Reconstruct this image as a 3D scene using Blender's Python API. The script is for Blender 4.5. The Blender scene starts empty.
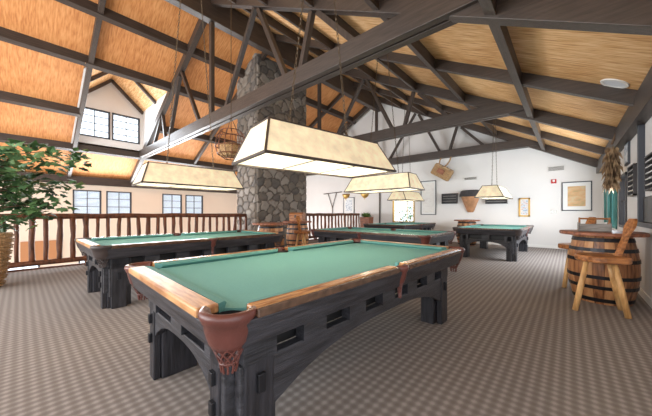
import bpy, bmesh, math, random
import numpy as np
from mathutils import Vector, Matrix
random.seed(7)
S = bpy.context.scene
C = S.collection
PI = math.pi

# ---------------------------------------------------------------- camera
cam_d = bpy.data.cameras.new('camera'); cam = bpy.data.objects.new('camera', cam_d); C.objects.link(cam)
FPX = 272.0; CH = 1.2
cam_d.sensor_width = 36; cam_d.lens = 36 * FPX / 652
cam_d.shift_y = 5.0 / 652
cam_d.clip_start = 0.02
cam.location = (0, 0, CH); cam.rotation_euler = (PI/2, 0, math.atan(242/272))
S.camera = cam
# ---------------------------------------------------------------- world, lights, exposure
S.view_settings.view_transform = 'Standard'; S.view_settings.look = 'None'
S.view_settings.gamma = 1; S.view_settings.use_curve_mapping = False
S.view_settings.exposure = 0.45
w = bpy.data.worlds.new('daylight'); S.world = w; w.use_nodes = True
bg = w.node_tree.nodes['Background']; bg.inputs[0].default_value = (0.90, 0.95, 1.0, 1); bg.inputs[1].default_value = 1.9

def area(name, loc, rot, sx, sy, power, col=(1, .96, .9)):
    l = bpy.data.lights.new(name, 'AREA'); l.shape = 'RECTANGLE'; l.size = sx; l.size_y = sy
    l.energy = power; l.color = col
    o = bpy.data.objects.new(name, l); o.location = loc; o.rotation_euler = rot; C.objects.link(o)
    return o
# daylight through the windows, plus one added fill behind the camera
area('daylight_right_wall_window', (0.68, 9.0, 1.5), (0, PI/2, 0), 1.2, 3.0, 150, (.88, .94, 1))
area('daylight_left_wall_window', (-14.9, 4.0, 1.6), (0, -PI/2, 0), 1.4, 6.0, 560, (.9, .95, 1))
area('daylight_atrium_window', (-14.9, 4.0, -1.6), (0, -PI/2, 0), 1.6, 9.0, 260, (1, .96, .9))
area('rear_ceiling_fill', (-6.0, -4.5, 2.2), (PI/2+.3, 0, 0), 9.0, 3.2, 400, (1, .97, .93))  # added unseen fill, tilted up to brighten the ceiling; no window modelled here
area('daylight_dormer_window', (-13.0, 2.3, 4.6), (0, -PI/2, 0), 1.0, 1.7, 40, (.88, .94, 1))

# ---------------------------------------------------------------- materials
M = {}
def mat(name, col, rough=.6, metal=0., emis=None, estr=0., noise=None, bump=None, spec=None):
    """noise=(scale, amount, stretch xyz) multiplies the colour; bump=(scale, strength, stretch)"""
    m = bpy.data.materials.new(name); m.use_nodes = True; M[name] = m
    nt = m.node_tree; b = nt.nodes['Principled BSDF']
    b.inputs['Base Color'].default_value = (*col, 1); b.inputs['Roughness'].default_value = rough
    b.inputs['Metallic'].default_value = metal
    if spec is not None: b.inputs['Specular IOR Level'].default_value = spec
    if emis: b.inputs['Emission Color'].default_value = (*emis, 1); b.inputs['Emission Strength'].default_value = estr
    def tex(scale, st, detail=6):
        tc = nt.nodes.new('ShaderNodeTexCoord'); mp = nt.nodes.new('ShaderNodeMapping')
        mp.inputs['Scale'].default_value = st
        n = nt.nodes.new('ShaderNodeTexNoise'); n.inputs['Scale'].default_value = scale; n.inputs['Detail'].default_value = detail
        nt.links.new(tc.outputs['Object'], mp.inputs[0]); nt.links.new(mp.outputs[0], n.inputs[0]); return n
    if noise:
        n = tex(noise[0], noise[2]); r = nt.nodes.new('ShaderNodeValToRGB')
        c2 = noise[3] if len(noise) > 3 else tuple(c*(1-noise[1]) for c in col)
        r.color_ramp.elements[0].position = .35; r.color_ramp.elements[1].position = .65
        r.color_ramp.elements[0].color = (*c2, 1); r.color_ramp.elements[1].color = (*[min(1, c*(1+noise[1]*.5)) for c in col], 1)
        nt.links.new(n.outputs['Fac'], r.inputs[0]); nt.links.new(r.outputs[0], b.inputs['Base Color'])
        if emis: nt.links.new(r.outputs[0], b.inputs['Emission Color'])
    if bump:
        n = tex(bump[0], bump[2]); bp = nt.nodes.new('ShaderNodeBump'); bp.inputs['Strength'].default_value = bump[1]
        bp.inputs['Distance'].default_value = .01
        nt.links.new(n.outputs['Fac'], bp.inputs['Height']); nt.links.new(bp.outputs[0], b.inputs['Normal'])
    return m

def ramp(nt, src, stops):
    r = nt.nodes.new('ShaderNodeValToRGB'); e = r.color_ramp.elements
    e[0].position, e[0].color = stops[0][0], (*stops[0][1], 1); e[1].position, e[1].color = stops[-1][0], (*stops[-1][1], 1)
    for p, c in stops[1:-1]:
        x = e.new(p); x.color = (*c, 1)
    nt.links.new(src, r.inputs[0]); return r

mat('plaster', (.78, .76, .74), .9, noise=(1.2, .03, (1, 1, 1)), bump=(60, .15, (1, 1, 1)))
mat('left_plaster', (.82, .68, .55), .9, noise=(1.2, .03, (1, 1, 1)), bump=(60, .15, (1, 1, 1)))
mat('timber', (.085, .062, .05), .6, noise=(3, .45, (1, 1, 1)), bump=(30, .3, (1, 1, 1)))
mat('timber_x', (.058, .042, .034), .42, noise=(5, .3, (.6, 8, 8)), bump=(20, .3, (.6, 8, 8)))
mat('timber_y', (.058, .042, .034), .42, noise=(5, .3, (8, .6, 8)), bump=(20, .3, (8, .6, 8)))
mat('timber_z', (.058, .042, .034), .42, noise=(5, .3, (8, 8, .6)), bump=(20, .3, (8, 8, .6)))
mat('table_wood', (.040, .039, .046), .42, noise=(6, .5, (4, .6, 6)), bump=(14, .5, (4, .6, 10)))
mat('table_wood_cross', (.040, .039, .046), .42, noise=(6, .5, (.6, 4, 6)), bump=(14, .5, (.6, 4, 10)))
mat('leg_wood', (.030, .029, .035), .4, noise=(6, .5, (5, 5, .6)), bump=(14, .5, (5, 5, .6)))
mat('rail_wood', (.50, .25, .095), .25, noise=(9, .5, (8, .7, 3), (.20, .075, .025)))
mat('rail_wood_cross', (.52, .28, .12), .36, noise=(7, .5, (.8, 6, 3), (.34, .14, .05)))
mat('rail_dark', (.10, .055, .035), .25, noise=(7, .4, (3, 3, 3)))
mat('cloth', (.15, .36, .34), .85, noise=(90, .06, (1, 1, 1)), spec=.25)
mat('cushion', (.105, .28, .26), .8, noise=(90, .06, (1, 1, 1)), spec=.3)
mat('leather', (.13, .042, .033), .30, noise=(5, .3, (1, 1, 1)), bump=(90, .15, (1, 1, 1)))
mat('leather_dark', (.06, .045, .042), .4, noise=(5, .3, (1, 1, 1)))
mat('black', (.008, .008, .009), .5)
mat('iron', (.035, .035, .04), .4, .7)
mat('steel', (.45, .44, .42), .3, .9)
mat('chain', (.12, .09, .06), .4, .8)
mat('log', (.17, .058, .026), .5, noise=(6, .5, (3, 3, .8)), bump=(12, .6, (3, 3, .6)))
mat('pale_log', (.78, .48, .21), .4, noise=(6, .4, (4, 4, .6), (.50, .26, .09)))
mat('stool_wood', (.42, .17, .055), .35, noise=(5, .5, (1, 6, 6), (.2, .07, .02)))
mat('red_wood', (.30, .11, .055), .5, noise=(5, .4, (.8, 6, 3), (.16, .05, .022)))
mat('white_paint', (.82, .81, .78), .6)
mat('blind', (.75, .78, .82), .7)
mat('teal', (.10, .30, .28), .8, noise=(4, .3, (8, 8, 1)))
mat('window_frame', (.05, .055, .07), .5)
mat('red', (.5, .02, .02), .4)
mat('grey_wood', (.30, .28, .26), .7, noise=(6, .4, (1, 6, 6)))
mat('gilt', (.55, .34, .10), .35, .6)
mat('wicker', (.46, .28, .13), .7, noise=(60, .6, (1, 1, 2)))
mat('leaf', (.10, .19, .07), .45, noise=(3, .6, (1, 1, 1), (.03, .08, .04)))
mat('leaf_light', (.12, .20, .05), .5, noise=(3, .4, (1, 1, 1)))
mat('bark', (.16, .10, .06), .8)
mat('straw', (.40, .27, .15), .8, noise=(8, .5, (1, 1, 1), (.12, .07, .04)))
mat('dark_panel', (.045, .04, .042), .5, noise=(6, .3, (5, 5, .6)))
mat('copper', (.55, .28, .14), .45, .1, noise=(4, .3, (1, 1, 1)))
mat('paper', (.80, .80, .78), .7)
mat('shade', (.84, .73, .50), .7, emis=(1, 1, 1), estr=.30, noise=(9, .16, (1, 1, 1)))
mat('shade_inner', (.85, .80, .68), .8, emis=(1, .9, .7), estr=.10)
mat('bulb', (1, .9, .7), .5, emis=(1, .86, .62), estr=4)
mat('lamp_trim', (.05, .033, .024), .5)
mat('orange_panel', (.50, .22, .09), .6)
mat('tile', (.45, .35, .27), .8)

def carpet():
    m = bpy.data.materials.new('carpet'); m.use_nodes = True; M['carpet'] = m; nt = m.node_tree; b = nt.nodes['Principled BSDF']
    b.inputs['Roughness'].default_value = .95; b.inputs['Specular IOR Level'].default_value = .15
    tc = nt.nodes.new('ShaderNodeTexCoord'); sx = nt.nodes.new('ShaderNodeSeparateXYZ'); nt.links.new(tc.outputs['Object'], sx.inputs[0])
    def mth(op, a, b_=None):
        n = nt.nodes.new('ShaderNodeMath'); n.operation = op
        for i, v in enumerate((a, b_)):
            if v is None: continue
            if isinstance(v, (int, float)): n.inputs[i].default_value = v
            else: nt.links.new(v, n.inputs[i])
        return n.outputs[0]
    k = 2*PI/.064
    cx = mth('COSINE', mth('MULTIPLY', sx.outputs['X'], k)); cy = mth('COSINE', mth('MULTIPLY', sx.outputs['Y'], k))
    s = mth('ADD', mth('MULTIPLY', cx, .26), mth('MULTIPLY', cy, .20))
    s = mth('ADD', s, .5)
    nz = nt.nodes.new('ShaderNodeTexNoise'); nz.inputs['Scale'].default_value = 160; nt.links.new(tc.outputs['Object'], nz.inputs[0])
    s = mth('ADD', s, mth('MULTIPLY', mth('SUBTRACT', nz.outputs['Fac'], .5), .5))
    r = ramp(nt, s, [(.1, (.190, .162, .148)), (.5, (.235, .206, .190)), (.95, (.35, .315, .295))])
    nt.links.new(r.outputs[0], b.inputs['Base Color'])
carpet()

def matting(name, c1, c2, c3, sy=3.6, sx=.45):
    m = bpy.data.materials.new(name); m.use_nodes = True; M[name] = m; nt = m.node_tree; b = nt.nodes['Principled BSDF']
    b.inputs['Roughness'].default_value = .7
    tc = nt.nodes.new('ShaderNodeTexCoord')
    def nz(sc, st):
        mp = nt.nodes.new('ShaderNodeMapping'); mp.inputs['Scale'].default_value = st
        n = nt.nodes.new('ShaderNodeTexNoise'); n.inputs['Scale'].default_value = sc; n.inputs['Detail'].default_value = 4
        nt.links.new(tc.outputs['Object'], mp.inputs[0]); nt.links.new(mp.outputs[0], n.inputs[0]); return n.outputs['Fac']
    a = nz(9, (sx, sy, sx)); c = nz(1.1, (1, 1, 1))
    mx = nt.nodes.new('ShaderNodeMath'); mx.operation = 'MULTIPLY_ADD'; mx.inputs[1].default_value = .35
    nt.links.new(c, mx.inputs[0]); nt.links.new(a, mx.inputs[2])
    r = ramp(nt, mx.outputs[0], [(.48, c1), (.64, c2), (.84, c3)])
    nt.links.new(r.outputs[0], b.inputs['Base Color'])
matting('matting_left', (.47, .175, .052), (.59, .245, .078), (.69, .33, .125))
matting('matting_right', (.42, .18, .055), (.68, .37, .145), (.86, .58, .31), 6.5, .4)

def barrel_mat():
    m = bpy.data.materials.new('barrel_wood'); m.use_nodes = True; M['barrel_wood'] = m; nt = m.node_tree; b = nt.nodes['Principled BSDF']
    b.inputs['Roughness'].default_value = .4
    at = nt.nodes.new('ShaderNodeAttribute'); at.attribute_name = 'tone'
    tc = nt.nodes.new('ShaderNodeTexCoord'); mp = nt.nodes.new('ShaderNodeMapping'); mp.inputs['Scale'].default_value = (6, 6, .7)
    n = nt.nodes.new('ShaderNodeTexNoise'); n.inputs['Scale'].default_value = 5
    nt.links.new(tc.outputs['Object'], mp.inputs[0]); nt.links.new(mp.outputs[0], n.inputs[0])
    ad = nt.nodes.new('ShaderNodeMath'); ad.operation = 'MULTIPLY_ADD'; ad.inputs[1].default_value = .5
    nt.links.new(at.outputs['Fac'], ad.inputs[0]); nt.links.new(n.outputs['Fac'], ad.inputs[2])
    r = ramp(nt, ad.outputs[0], [(.3, (.10, .035, .015)), (.7, (.42, .18, .07)), (1, (.58, .30, .13))])
    nt.links.new(r.outputs[0], b.inputs['Base Color'])
barrel_mat()
def stone_mat():
    m = bpy.data.materials.new('stone'); m.use_nodes = True; M['stone'] = m; nt = m.node_tree; b = nt.nodes['Principled BSDF']
    b.inputs['Roughness'].default_value = .75
    at = nt.nodes.new('ShaderNodeAttribute'); at.attribute_name = 'tone'
    tc = nt.nodes.new('ShaderNodeTexCoord'); n = nt.nodes.new('ShaderNodeTexNoise'); n.inputs['Scale'].default_value = 7; n.inputs['Detail'].default_value = 8
    nt.links.new(tc.outputs['Object'], n.inputs[0])
    ad = nt.nodes.new('ShaderNodeMath'); ad.operation = 'MULTIPLY_ADD'; ad.inputs[1].default_value = .4; ad.inputs[2].default_value = 0
    nt.links.new(n.outputs['Fac'], ad.inputs[0])
    a2 = nt.nodes.new('ShaderNodeMath'); a2.operation = 'ADD'; nt.links.new(ad.outputs[0], a2.inputs[0]); nt.links.new(at.outputs['Fac'], a2.inputs[1])
    r = ramp(nt, a2.outputs[0], [(.14, (.022, .020, .018)), (.28, (.062, .055, .050)), (.62, (.135, .118, .104)), (.86, (.20, .165, .13)), (1.15, (.27, .24, .21))])
    nt.links.new(r.outputs[0], b.inputs['Base Color'])
    bp = nt.nodes.new('ShaderNodeBump'); bp.inputs['Strength'].default_value = .4; bp.inputs['Distance'].default_value = .02
    nt.links.new(n.outputs['Fac'], bp.inputs['Height']); nt.links.new(bp.outputs[0], b.inputs['Normal'])
stone_mat()
def glass():
    m = bpy.data.materials.new('glass'); m.use_nodes = True; M['glass'] = m; nt = m.node_tree
    b = nt.nodes['Principled BSDF']; b.inputs['Base Color'].default_value = (.9, .95, 1, 1)
    b.inputs['Roughness'].default_value = .02; b.inputs['Transmission Weight'].default_value = 1; b.inputs['IOR'].default_value = 1.05
glass()
def painting(name, c1, c2, c3, sc):
    m = bpy.data.materials.new(name); m.use_nodes = True; M[name] = m; nt = m.node_tree; b = nt.nodes['Principled BSDF']
    tc = nt.nodes.new('ShaderNodeTexCoord'); mp = nt.nodes.new('ShaderNodeMapping'); mp.inputs['Scale'].default_value = (1, 1, 2.2)
    n = nt.nodes.new('ShaderNodeTexNoise'); n.inputs['Scale'].default_value = sc; n.inputs['Detail'].default_value = 5
    nt.links.new(tc.outputs['Object'], mp.inputs[0]); nt.links.new(mp.outputs[0], n.inputs[0])
    r = ramp(nt, n.outputs['Fac'], [(.35, c1), (.5, c2), (.65, c3)]); nt.links.new(r.outputs[0], b.inputs['Base Color'])
painting('art_orange', (.45, .33, .14), (.62, .36, .16), (.58, .46, .26), 4)
painting('art_blue', (.25, .35, .5), (.75, .78, .8), (.55, .25, .2), 9)
painting('art_pale', (.74, .72, .68), (.8, .78, .74), (.72, .68, .64), 3)
painting('art_grey', (.30, .34, .42), (.62, .66, .70), (.8, .8, .8), 8)

# ---------------------------------------------------------------- mesh helpers
class MB:
    def __init__(s): s.v = []; s.f = []; s.t = []
    def add(s, vs, fs, tone=.5):
        n = len(s.v); s.v += [tuple(v) for v in vs]; s.f += [[i+n for i in f] for f in fs]; s.t += [tone]*len(vs); return s
    def box(s, x0, x1, y0, y1, z0, z1, tone=.5):
        vs = [(x, y, z) for x in (x0, x1) for y in (y0, y1) for z in (z0, z1)]
        return s.add(vs, [(0,1,3,2), (4,6,7,5), (0,4,5,1), (2,3,7,6), (0,2,6,4), (1,5,7,3)], tone)
    def beam(s, p, q, wd, dp, up=(0, 0, 1), ext=0):
        p = Vector(p); q = Vector(q); d = (q-p).normalized(); p = p-d*ext; q = q+d*ext
        u = Vector(up); sd = d.cross(u)
        if sd.length < 1e-4: sd = d.cross(Vector((1, 0, 0)))
        sd.normalize(); u = sd.cross(d)
        vs = [c + sd*a*wd/2 + u*b*dp/2 for c in (p, q) for a in (-1, 1) for b in (-1, 1)]
        return s.add(vs, [(0,1,3,2), (4,6,7,5), (0,4,5,1), (2,3,7,6), (0,2,6,4), (1,5,7,3)])
    def tube(s, pts, rad, n=8, tone=.5, cap=True):
        pts = [Vector(p) for p in pts]; vs = []; fs = []
        if not hasattr(rad, '__len__'): rad = [rad]*len(pts)
        ref = None
        for i, p in enumerate(pts):
            d = (pts[min(i+1, len(pts)-1)] - pts[max(i-1, 0)]).normalized()
            if ref is None: ref = d.cross(Vector((0, 0, 1)) if abs(d.z) < .9 else Vector((1, 0, 0))).normalized()
            ref = (ref - d*ref.dot(d)).normalized(); b = d.cross(ref)
            for k in range(n):
                a = 2*PI*k/n; vs.append(p + (ref*math.cos(a) + b*math.sin(a))*rad[i])
        for i in range(len(pts)-1):
            for k in range(n):
                fs.append((i*n+k, i*n+(k+1) % n, (i+1)*n+(k+1) % n, (i+1)*n+k))
        if cap: fs.append(tuple(range(n))[::-1]); fs.append(tuple((len(pts)-1)*n+k for k in range(n)))
        return s.add(vs, fs, tone)
    def lathe(s, prof, n=24, c=(0, 0, 0), a0=0, a1=2*PI, tone=.5, sx=1, sy=1):
        full = abs(a1-a0-2*PI) < 1e-6; m = n if full else n+1; vs = []; fs = []
        for k in range(m):
            a = a0 + (a1-a0)*k/n
            for r, z in prof: vs.append((c[0]+r*math.cos(a)*sx, c[1]+r*math.sin(a)*sy, c[2]+z))
        L = len(prof)
        for k in range(n):
            k2 = (k+1) % m
            for j in range(L-1): fs.append((k*L+j, k2*L+j, k2*L+j+1, k*L+j+1))
        return s.add(vs, fs, tone)
    def prism(s, poly, axis, a, b):
        """poly: 2D points; extruded from a to b along axis (0,1,2)"""
        def P(p, t):
            if axis == 0: return (t, p[0], p[1])
            if axis == 1: return (p[0], t, p[1])
            return (p[0], p[1], t)
        n = len(poly); vs = [P(p, a) for p in poly] + [P(p, b) for p in poly]
        fs = [tuple(range(n)), tuple(range(n, 2*n))[::-1]] + [(i, i+n, (i+1) % n+n, (i+1) % n) for i in range(n)]
        return s.add(vs, fs)
    def build(s, name, m, parent=None, bevel=0, smooth=False, loc=None):
        me = bpy.data.meshes.new(name); me.from_pydata(s.v, [], s.f); me.validate()
        bm = bmesh.new(); bm.from_mesh(me); bmesh.ops.recalc_face_normals(bm, faces=bm.faces); bm.to_mesh(me); bm.free()
        at = me.attributes.new('tone', 'FLOAT', 'POINT'); at.data.foreach_set('value', s.t)
        me.materials.append(M[m] if isinstance(m, str) else m)
        if smooth:
            for p in me.polygons: p.use_smooth = True
        o = bpy.data.objects.new(name, me); C.objects.link(o)
        if bevel:
            b = o.modifiers.new('bevel', 'BEVEL'); b.width = bevel; b.segments = 2; b.limit_method = 'ANGLE'
        if loc is not None: o.location = loc
        if parent: o.parent = parent
        return o
def box(*a): return MB().box(*a)
def tag(o, label=None, cat=None, group=None, kind=None):
    if label: o['label'] = label
    if cat: o['category'] = cat
    if group: o['group'] = group
    if kind: o['kind'] = kind
    return o
def empty(name, loc=(0, 0, 0), rz=0):
    o = bpy.data.objects.new(name, None); C.objects.link(o); o.location = loc; o.rotation_euler = (0, 0, rz); o.empty_display_size = .1; return o
def struct(name, mb, m, **k):
    o = mb.build(name, m, **k); o['kind'] = 'structure'; return o
kids = {}
def copy_tree(o, parent=None):
    c = o.copy(); C.objects.link(c)
    if parent: c.parent = parent
    for ch in [x for x in list(C.objects) if x.parent == o]: copy_tree(ch, c)
    return c
def relabel(o, **k):
    for a, b in k.items(): o[a] = b
    return o

# ---------------------------------------------------------------- roof geometry
RX, RZ, SL = -7.1, 7.0, .535
XL, XR_, YF, YB = -15.1, .8, 12.0, -3.0
def zc(x): return RZ - SL*abs(x-RX)

# floor and walls
struct('floor', box(-8.45, XR_+.15, YB-3, YF, -.25, 0), 'carpet')
struct('floor_atrium', box(XL, -8.45, YB-3, YF, -3.1, -3.0), 'tile')
struct('trim_1', box(-8.50, -8.45, YB-3, YF, -.45, .03), 'log')
struct('trim_2', box(-8.45, XR_, YF-.015, YF, 0, .10), 'white_paint')
struct('trim_3', box(XR_-.015, XR_, 1.0, YF, 0, .10), 'white_paint')

def wall_with_holes(axis, c0, c1, u0, u1, z0, z1, holes, top=None):
    """wall made of columns between hole edges; top(u) gives the sloping top"""
    mb = MB(); us = sorted({u0, u1, *[h[0] for h in holes], *[h[1] for h in holes]} | ({RX} if top and u0 < RX < u1 else set()))
    for a, b in zip(us[:-1], us[1:]):
        segs = []; z = z0
        for h in sorted([h for h in holes if h[0] <= a+1e-6 and h[1] >= b-1e-6], key=lambda h: h[2]):
            segs.append((z, h[2])); z = h[3]
        ta, tb = (top(a), top(b)) if top else (z1, z1)
        for (p, q) in segs:
            mb.prism([(a, p), (b, p), (b, q), (a, q)], axis, c0, c1)
        mb.prism([(a, z), (b, z), (b, tb), (a, ta)], axis, c0, c1)
    return mb
LW = [(1.42, 2.33, 1.12, 2.16), (2.50, 3.42, 1.12, 2.16), (4.70, 5.62, 1.12, 2.16), (5.80, 6.72, 1.12, 2.16)]
LWL = [(-.8, .5, -2.6, -.75), (1.6, 3.2, -2.6, -.75), (3.9, 6.6, -2.6, -.75), (7.4, 9.6, -2.6, -.75)]
struct('wall_left', wall_with_holes(0, XL-.15, XL, YB-3, YF, -3, zc(XL)+.02, LW+LWL), 'left_plaster')
RW = [(7.3, 8.2, .92, 1.95), (8.6, 9.4, .85, 1.95), (9.55, 10.4, .85, 1.95)]
struct('wall_right', wall_with_holes(0, XR_, XR_+.15, 1.0, YF, 0, zc(XR_)+.02, RW), 'plaster')
FW = [(-6.35, -5.25, .75, 1.85)]
struct('wall_far', wall_with_holes(1, YF, YF+.15, XL, XR_, -3, 0, FW, top=lambda x: zc(x)+.02), 'plaster')

def window(name, axis, c, u0, u1, z0, z1, nv, nh, inward, fm='window_frame', blind=False, fw=.05):
    """c = plane of the wall's inner face; inward = +1/-1 direction into the room"""
    root = empty(name, (0, 0, 0)); root['kind'] = 'structure'
    def bx(mb, a0, a1, d0, d1, b0, b1):
        lo, hi = sorted((c+inward*d0, c+inward*d1))
        if axis == 0: mb.box(lo, hi, a0, a1, b0, b1)
        else: mb.box(a0, a1, lo, hi, b0, b1)
    fr = MB()
    bx(fr, u0, u0+fw, -.10, .02, z0, z1); bx(fr, u1-fw, u1, -.10, .02, z0, z1)
    bx(fr, u0, u1, -.10, .02, z0, z0+fw); bx(fr, u0, u1, -.10, .02, z1-fw, z1)
    for i in range(1, nv): u = u0+(u1-u0)*i/nv; bx(fr, u-.012, u+.012, -.06, -.02, z0, z1)
    for i in range(1, nh): z = z0+(z1-z0)*i/nh; bx(fr, u0, u1, -.06, -.02, z-.012, z+.012)
    fr.build('window_frame', fm, root)
    g = MB(); bx(g, u0+fw, u1-fw, -.048, -.040, z0+fw, z1-fw); g.build('pane', 'glass', root)
    if blind:
        b = MB(); n = int((z1-z0)/.055)
        for i in range(n):
            z = z0+fw+(z1-z0-2*fw)*(i+.5)/n
            bx(b, u0+fw, u1-fw, -.128, -.118, z-.021, z+.019)
        b.build('blind', 'blind', root)
    return root
wi = 1
for u0, u1, z0, z1 in LW: window(f'window_{wi}', 0, XL, u0, u1, z0, z1, 2, 3, 1, blind=True); wi += 1
for u0, u1, z0, z1 in LWL: window(f'window_{wi}', 0, XL, u0, u1, z0, z1, 3, 2, 1); wi += 1
for u0, u1, z0, z1 in RW: window(f'window_{wi}', 0, XR_, u0, u1, z0, z1, 2, 2, -1, fm='teal' if u0 > 8.5 else 'dark_panel'); wi += 1
for u0, u1, z0, z1 in FW: window(f'window_{wi}', 1, YF, u0, u1, z0, z1, 3, 2, -1, fm='gilt', fw=.06); wi += 1

# ceiling slopes (with the dormer opening on the left one)
def slab(x0, x1, y0, y1, th=.1):
    return MB().prism([(x0, zc(x0)), (x1, zc(x1)), (x1, zc(x1)+th), (x0, zc(x0)+th)], 1, y0, y1)
DX0, DX1, DY0, DY1 = -13.3, -9.9, 1.3, 3.4
cl = slab(XL-.2, DX0, YB, YF); 
for a in (slab(DX1, RX, YB, YF), slab(DX0, DX1, YB, DY0), slab(DX0, DX1, DY1, YF)): cl.add(a.v, a.f)
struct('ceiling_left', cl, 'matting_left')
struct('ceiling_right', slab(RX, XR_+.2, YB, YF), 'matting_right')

# dormer
DYM = (DY0+DY1)/2
def dz(y): return 6.4 - .95*abs(y-DYM)
dw = MB()
for a, b, z0, z1 in ((DY0, DY1, 3.6, 4.05),): dw.box(DX0-.1, DX0, a, b, z0, z1)
dw.box(DX0-.1, DX0, DY0, DY0+.10, 4.05, 5.12); dw.box(DX0-.1, DX0, DY1-.10, DY1, 4.05, 5.12); dw.box(DX0-.1, DX0, DYM-.03, DYM+.03, 4.05, 5.12)
dw.prism([(DY0, 5.12), (DY1, 5.12), (DY1, dz(DY1)), (DYM, 6.4), (DY0, dz(DY0))], 0, DX0-.1, DX0)
struct('wall_dormer', dw, 'plaster')
ck = MB()
for y0, y1 in ((DY0-.1, DY0), (DY1, DY1+.1)):
    ck.prism([(DX0-.1, 3.6), (DX0-.1, dz(DY0)+.05), (DX1, dz(DY0)+.05), (DX1, zc(DX1))], 1, y0, y1)
ck.prism([(DY0, zc(DX1)), (DY1, zc(DX1)), (DY1, dz(DY1)), (DYM, 6.4), (DY0, dz(DY0))], 0, DX1-.08, DX1-.001)
struct('wall_dormer_sides', ck, 'plaster')
dc = MB()
for s in (-1, 1):
    y1 = DYM + s*(DY1-DYM+.12)
    dc.prism([(DYM, 6.4), (y1, dz(y1)), (y1, dz(y1)+.08), (DYM, 6.48)], 0, DX0-.3, DX1+.05)
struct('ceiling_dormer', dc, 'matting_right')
window(f'window_{wi}', 0, DX0, DY0+.10, DYM-.03, 4.05, 5.12, 2, 4, 1, blind=False); wi += 1
window(f'window_{wi}', 0, DX0, DYM+.03, DY1-.10, 4.05, 5.12, 2, 4, 1, blind=False); wi += 1
for i, (x, nm) in enumerate(((-13.2, 'against the dormer gable wall'), (-11.6, 'halfway along the dormer ceiling'))):
    r = empty('dormer_rafter_pair', (x, DYM, 6.34)); tag(r, 'dark rafter pair under the small dormer ceiling, '+nm, 'beam', 'rafters inside the dormer')
    for s in (-1, 1):
        mb = MB().beam((0, 0, -.0), (0, s*(DY1-DYM), dz(DY1)-6.42), .09, .10); mb.build('rafter', 'timber', r)

CX0, CX1, CY0, CY1 = -9.05, -7.85, 5.3, 7.62
# ---------------------------------------------------------------- roof timbers
def truss(y, label):
    root = empty('roof_truss', (RX, y, 3.5)); tag(root, label, 'roof truss', 'roof trusses')
    hw = XR_-RX
    for s, mm in ((-1, 'timber_x'), (1, 'timber_x')):
        p = [(0, RZ-3.5), (0, RZ-.26-3.5), (s*hw, zc(XR_)-.26-3.5), (s*hw, zc(XR_)-3.5)]
        MB().prism(p, 1, -.075, .075).build('rafter', mm, root, bevel=.008)
    te = (RZ-.3-3.5)/SL
    t = 6.6
    for yy in (-.075, .075):
        MB().prism([(-t-.35, 0), (t+.35, 0), (t-.1, .29), (-t+.1, .29)], 1, yy-.055, yy+.055).build('tie_beam', 'timber_x', root, bevel=.008)
    MB().box(-.06, .06, -.05, .05, .1, RZ-3.5-.25).build('king_post', 'timber_z', root, bevel=.006)
    for s in (-1, 1):
        for a, b in ((2.0, .7), (2.15, 3.1), (3.75, 3.45), (3.9, 4.75)):
            MB().beam((s*a, 0, RZ-SL*a-.28-3.5), (s*b, 0, .22), .095, .10, up=(0, 1, 0)).build('strut', 'timber_z', root, bevel=.006)
    return root
truss(3.4, 'nearest big dark timber truss crossing above the front pool tables')
truss(7.6, 'middle dark timber truss crossing the hall past the stone chimney')
truss(11.75, 'farthest dark timber truss standing against the white gable wall')
for y, lb in ((1.3, 'dark rafter pair nearest the camera, left of the dormer windows'), (5.5, 'dark rafter pair between the nearest and the middle roof truss'), (9.7, 'dark rafter pair between the middle and the farthest roof truss'), (-.8, 'dark rafter pair at the near end of the roof, above the potted tree')):
    root = empty('common_rafter_pair', (RX, y, RZ)); tag(root, lb, 'beam', 'rafters between the trusses')
    hw = XR_-RX
    spans = [(1, 0, hw), (-1, 0, hw)] if y != 5.5 else [(1, 0, hw), (-1, 0, RX-CX1-.02), (-1, RX-CX0+.02, hw)]
    for s, a, b in spans:
        if b <= a: continue
        MB().prism([(s*a, -SL*a), (s*a, -SL*a-.20), (s*b, -SL*b-.20), (s*b, -SL*b)], 1, -.055, .055).build('rafter', 'timber_x', root, bevel=.006)
pur = [(-8.55, 'left slope purlin running closest below the ridge beam'), (-9.9, 'left slope purlin passing just above the dormer opening'), (-11.7, 'left slope purlin broken by the dormer at mid window height'), (-13.3, 'left slope purlin passing just below the dormer windows'),
       (-.62, 'right slope purlin lowest of all, nearest the right wall'), (-2.02, 'second lowest purlin on the right slope above the chain lamps'), (-3.3, 'third purlin up from the right wall on the right slope'), (-4.6, 'fourth purlin up from the right wall on the right slope'), (-5.8, 'right slope purlin running closest below the ridge beam')]
for x, lb in pur:
    mb = MB(); z = zc(x)
    runs = [(YB, YF)] if abs(x+11.7) > .05 else [(YB, DY0-.02), (DY1+.02, YF)]
    if x == -8.55: runs = [(YB, CY0-.06), (CY1, YF)]
    for a, b in runs:
        hx = .055
        mb.prism([(x-hx, zc(x-hx)), (x+hx, zc(x+hx)), (x+hx, zc(x+hx)-.225), (x-hx, zc(x-hx)-.225)], 1, a, b)
    tag(mb.build('purlin', 'timber_y'), 'long dark '+lb, 'beam', 'purlins')
tag(MB().box(RX-.11, RX+.11, YB, YF, RZ-.72, RZ-.07).build('ridge_beam', 'timber_y', bevel=.01), 'deep dark ridge beam running along the peak of the ceiling', 'beam')
tag(MB().box(XL, XL+.16, YB, YF, zc(XL)-.34, zc(XL)-.02).build('wall_plate', 'timber_y'), 'dark eaves beam along the top of the left window wall', 'beam')
tag(MB().box(XR_-.14, XR_, 1.0, YF, zc(XR_)-.34, zc(XR_)-.02).build('wall_plate', 'timber_y'), 'dark eaves beam along the top of the right wall', 'beam')

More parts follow.
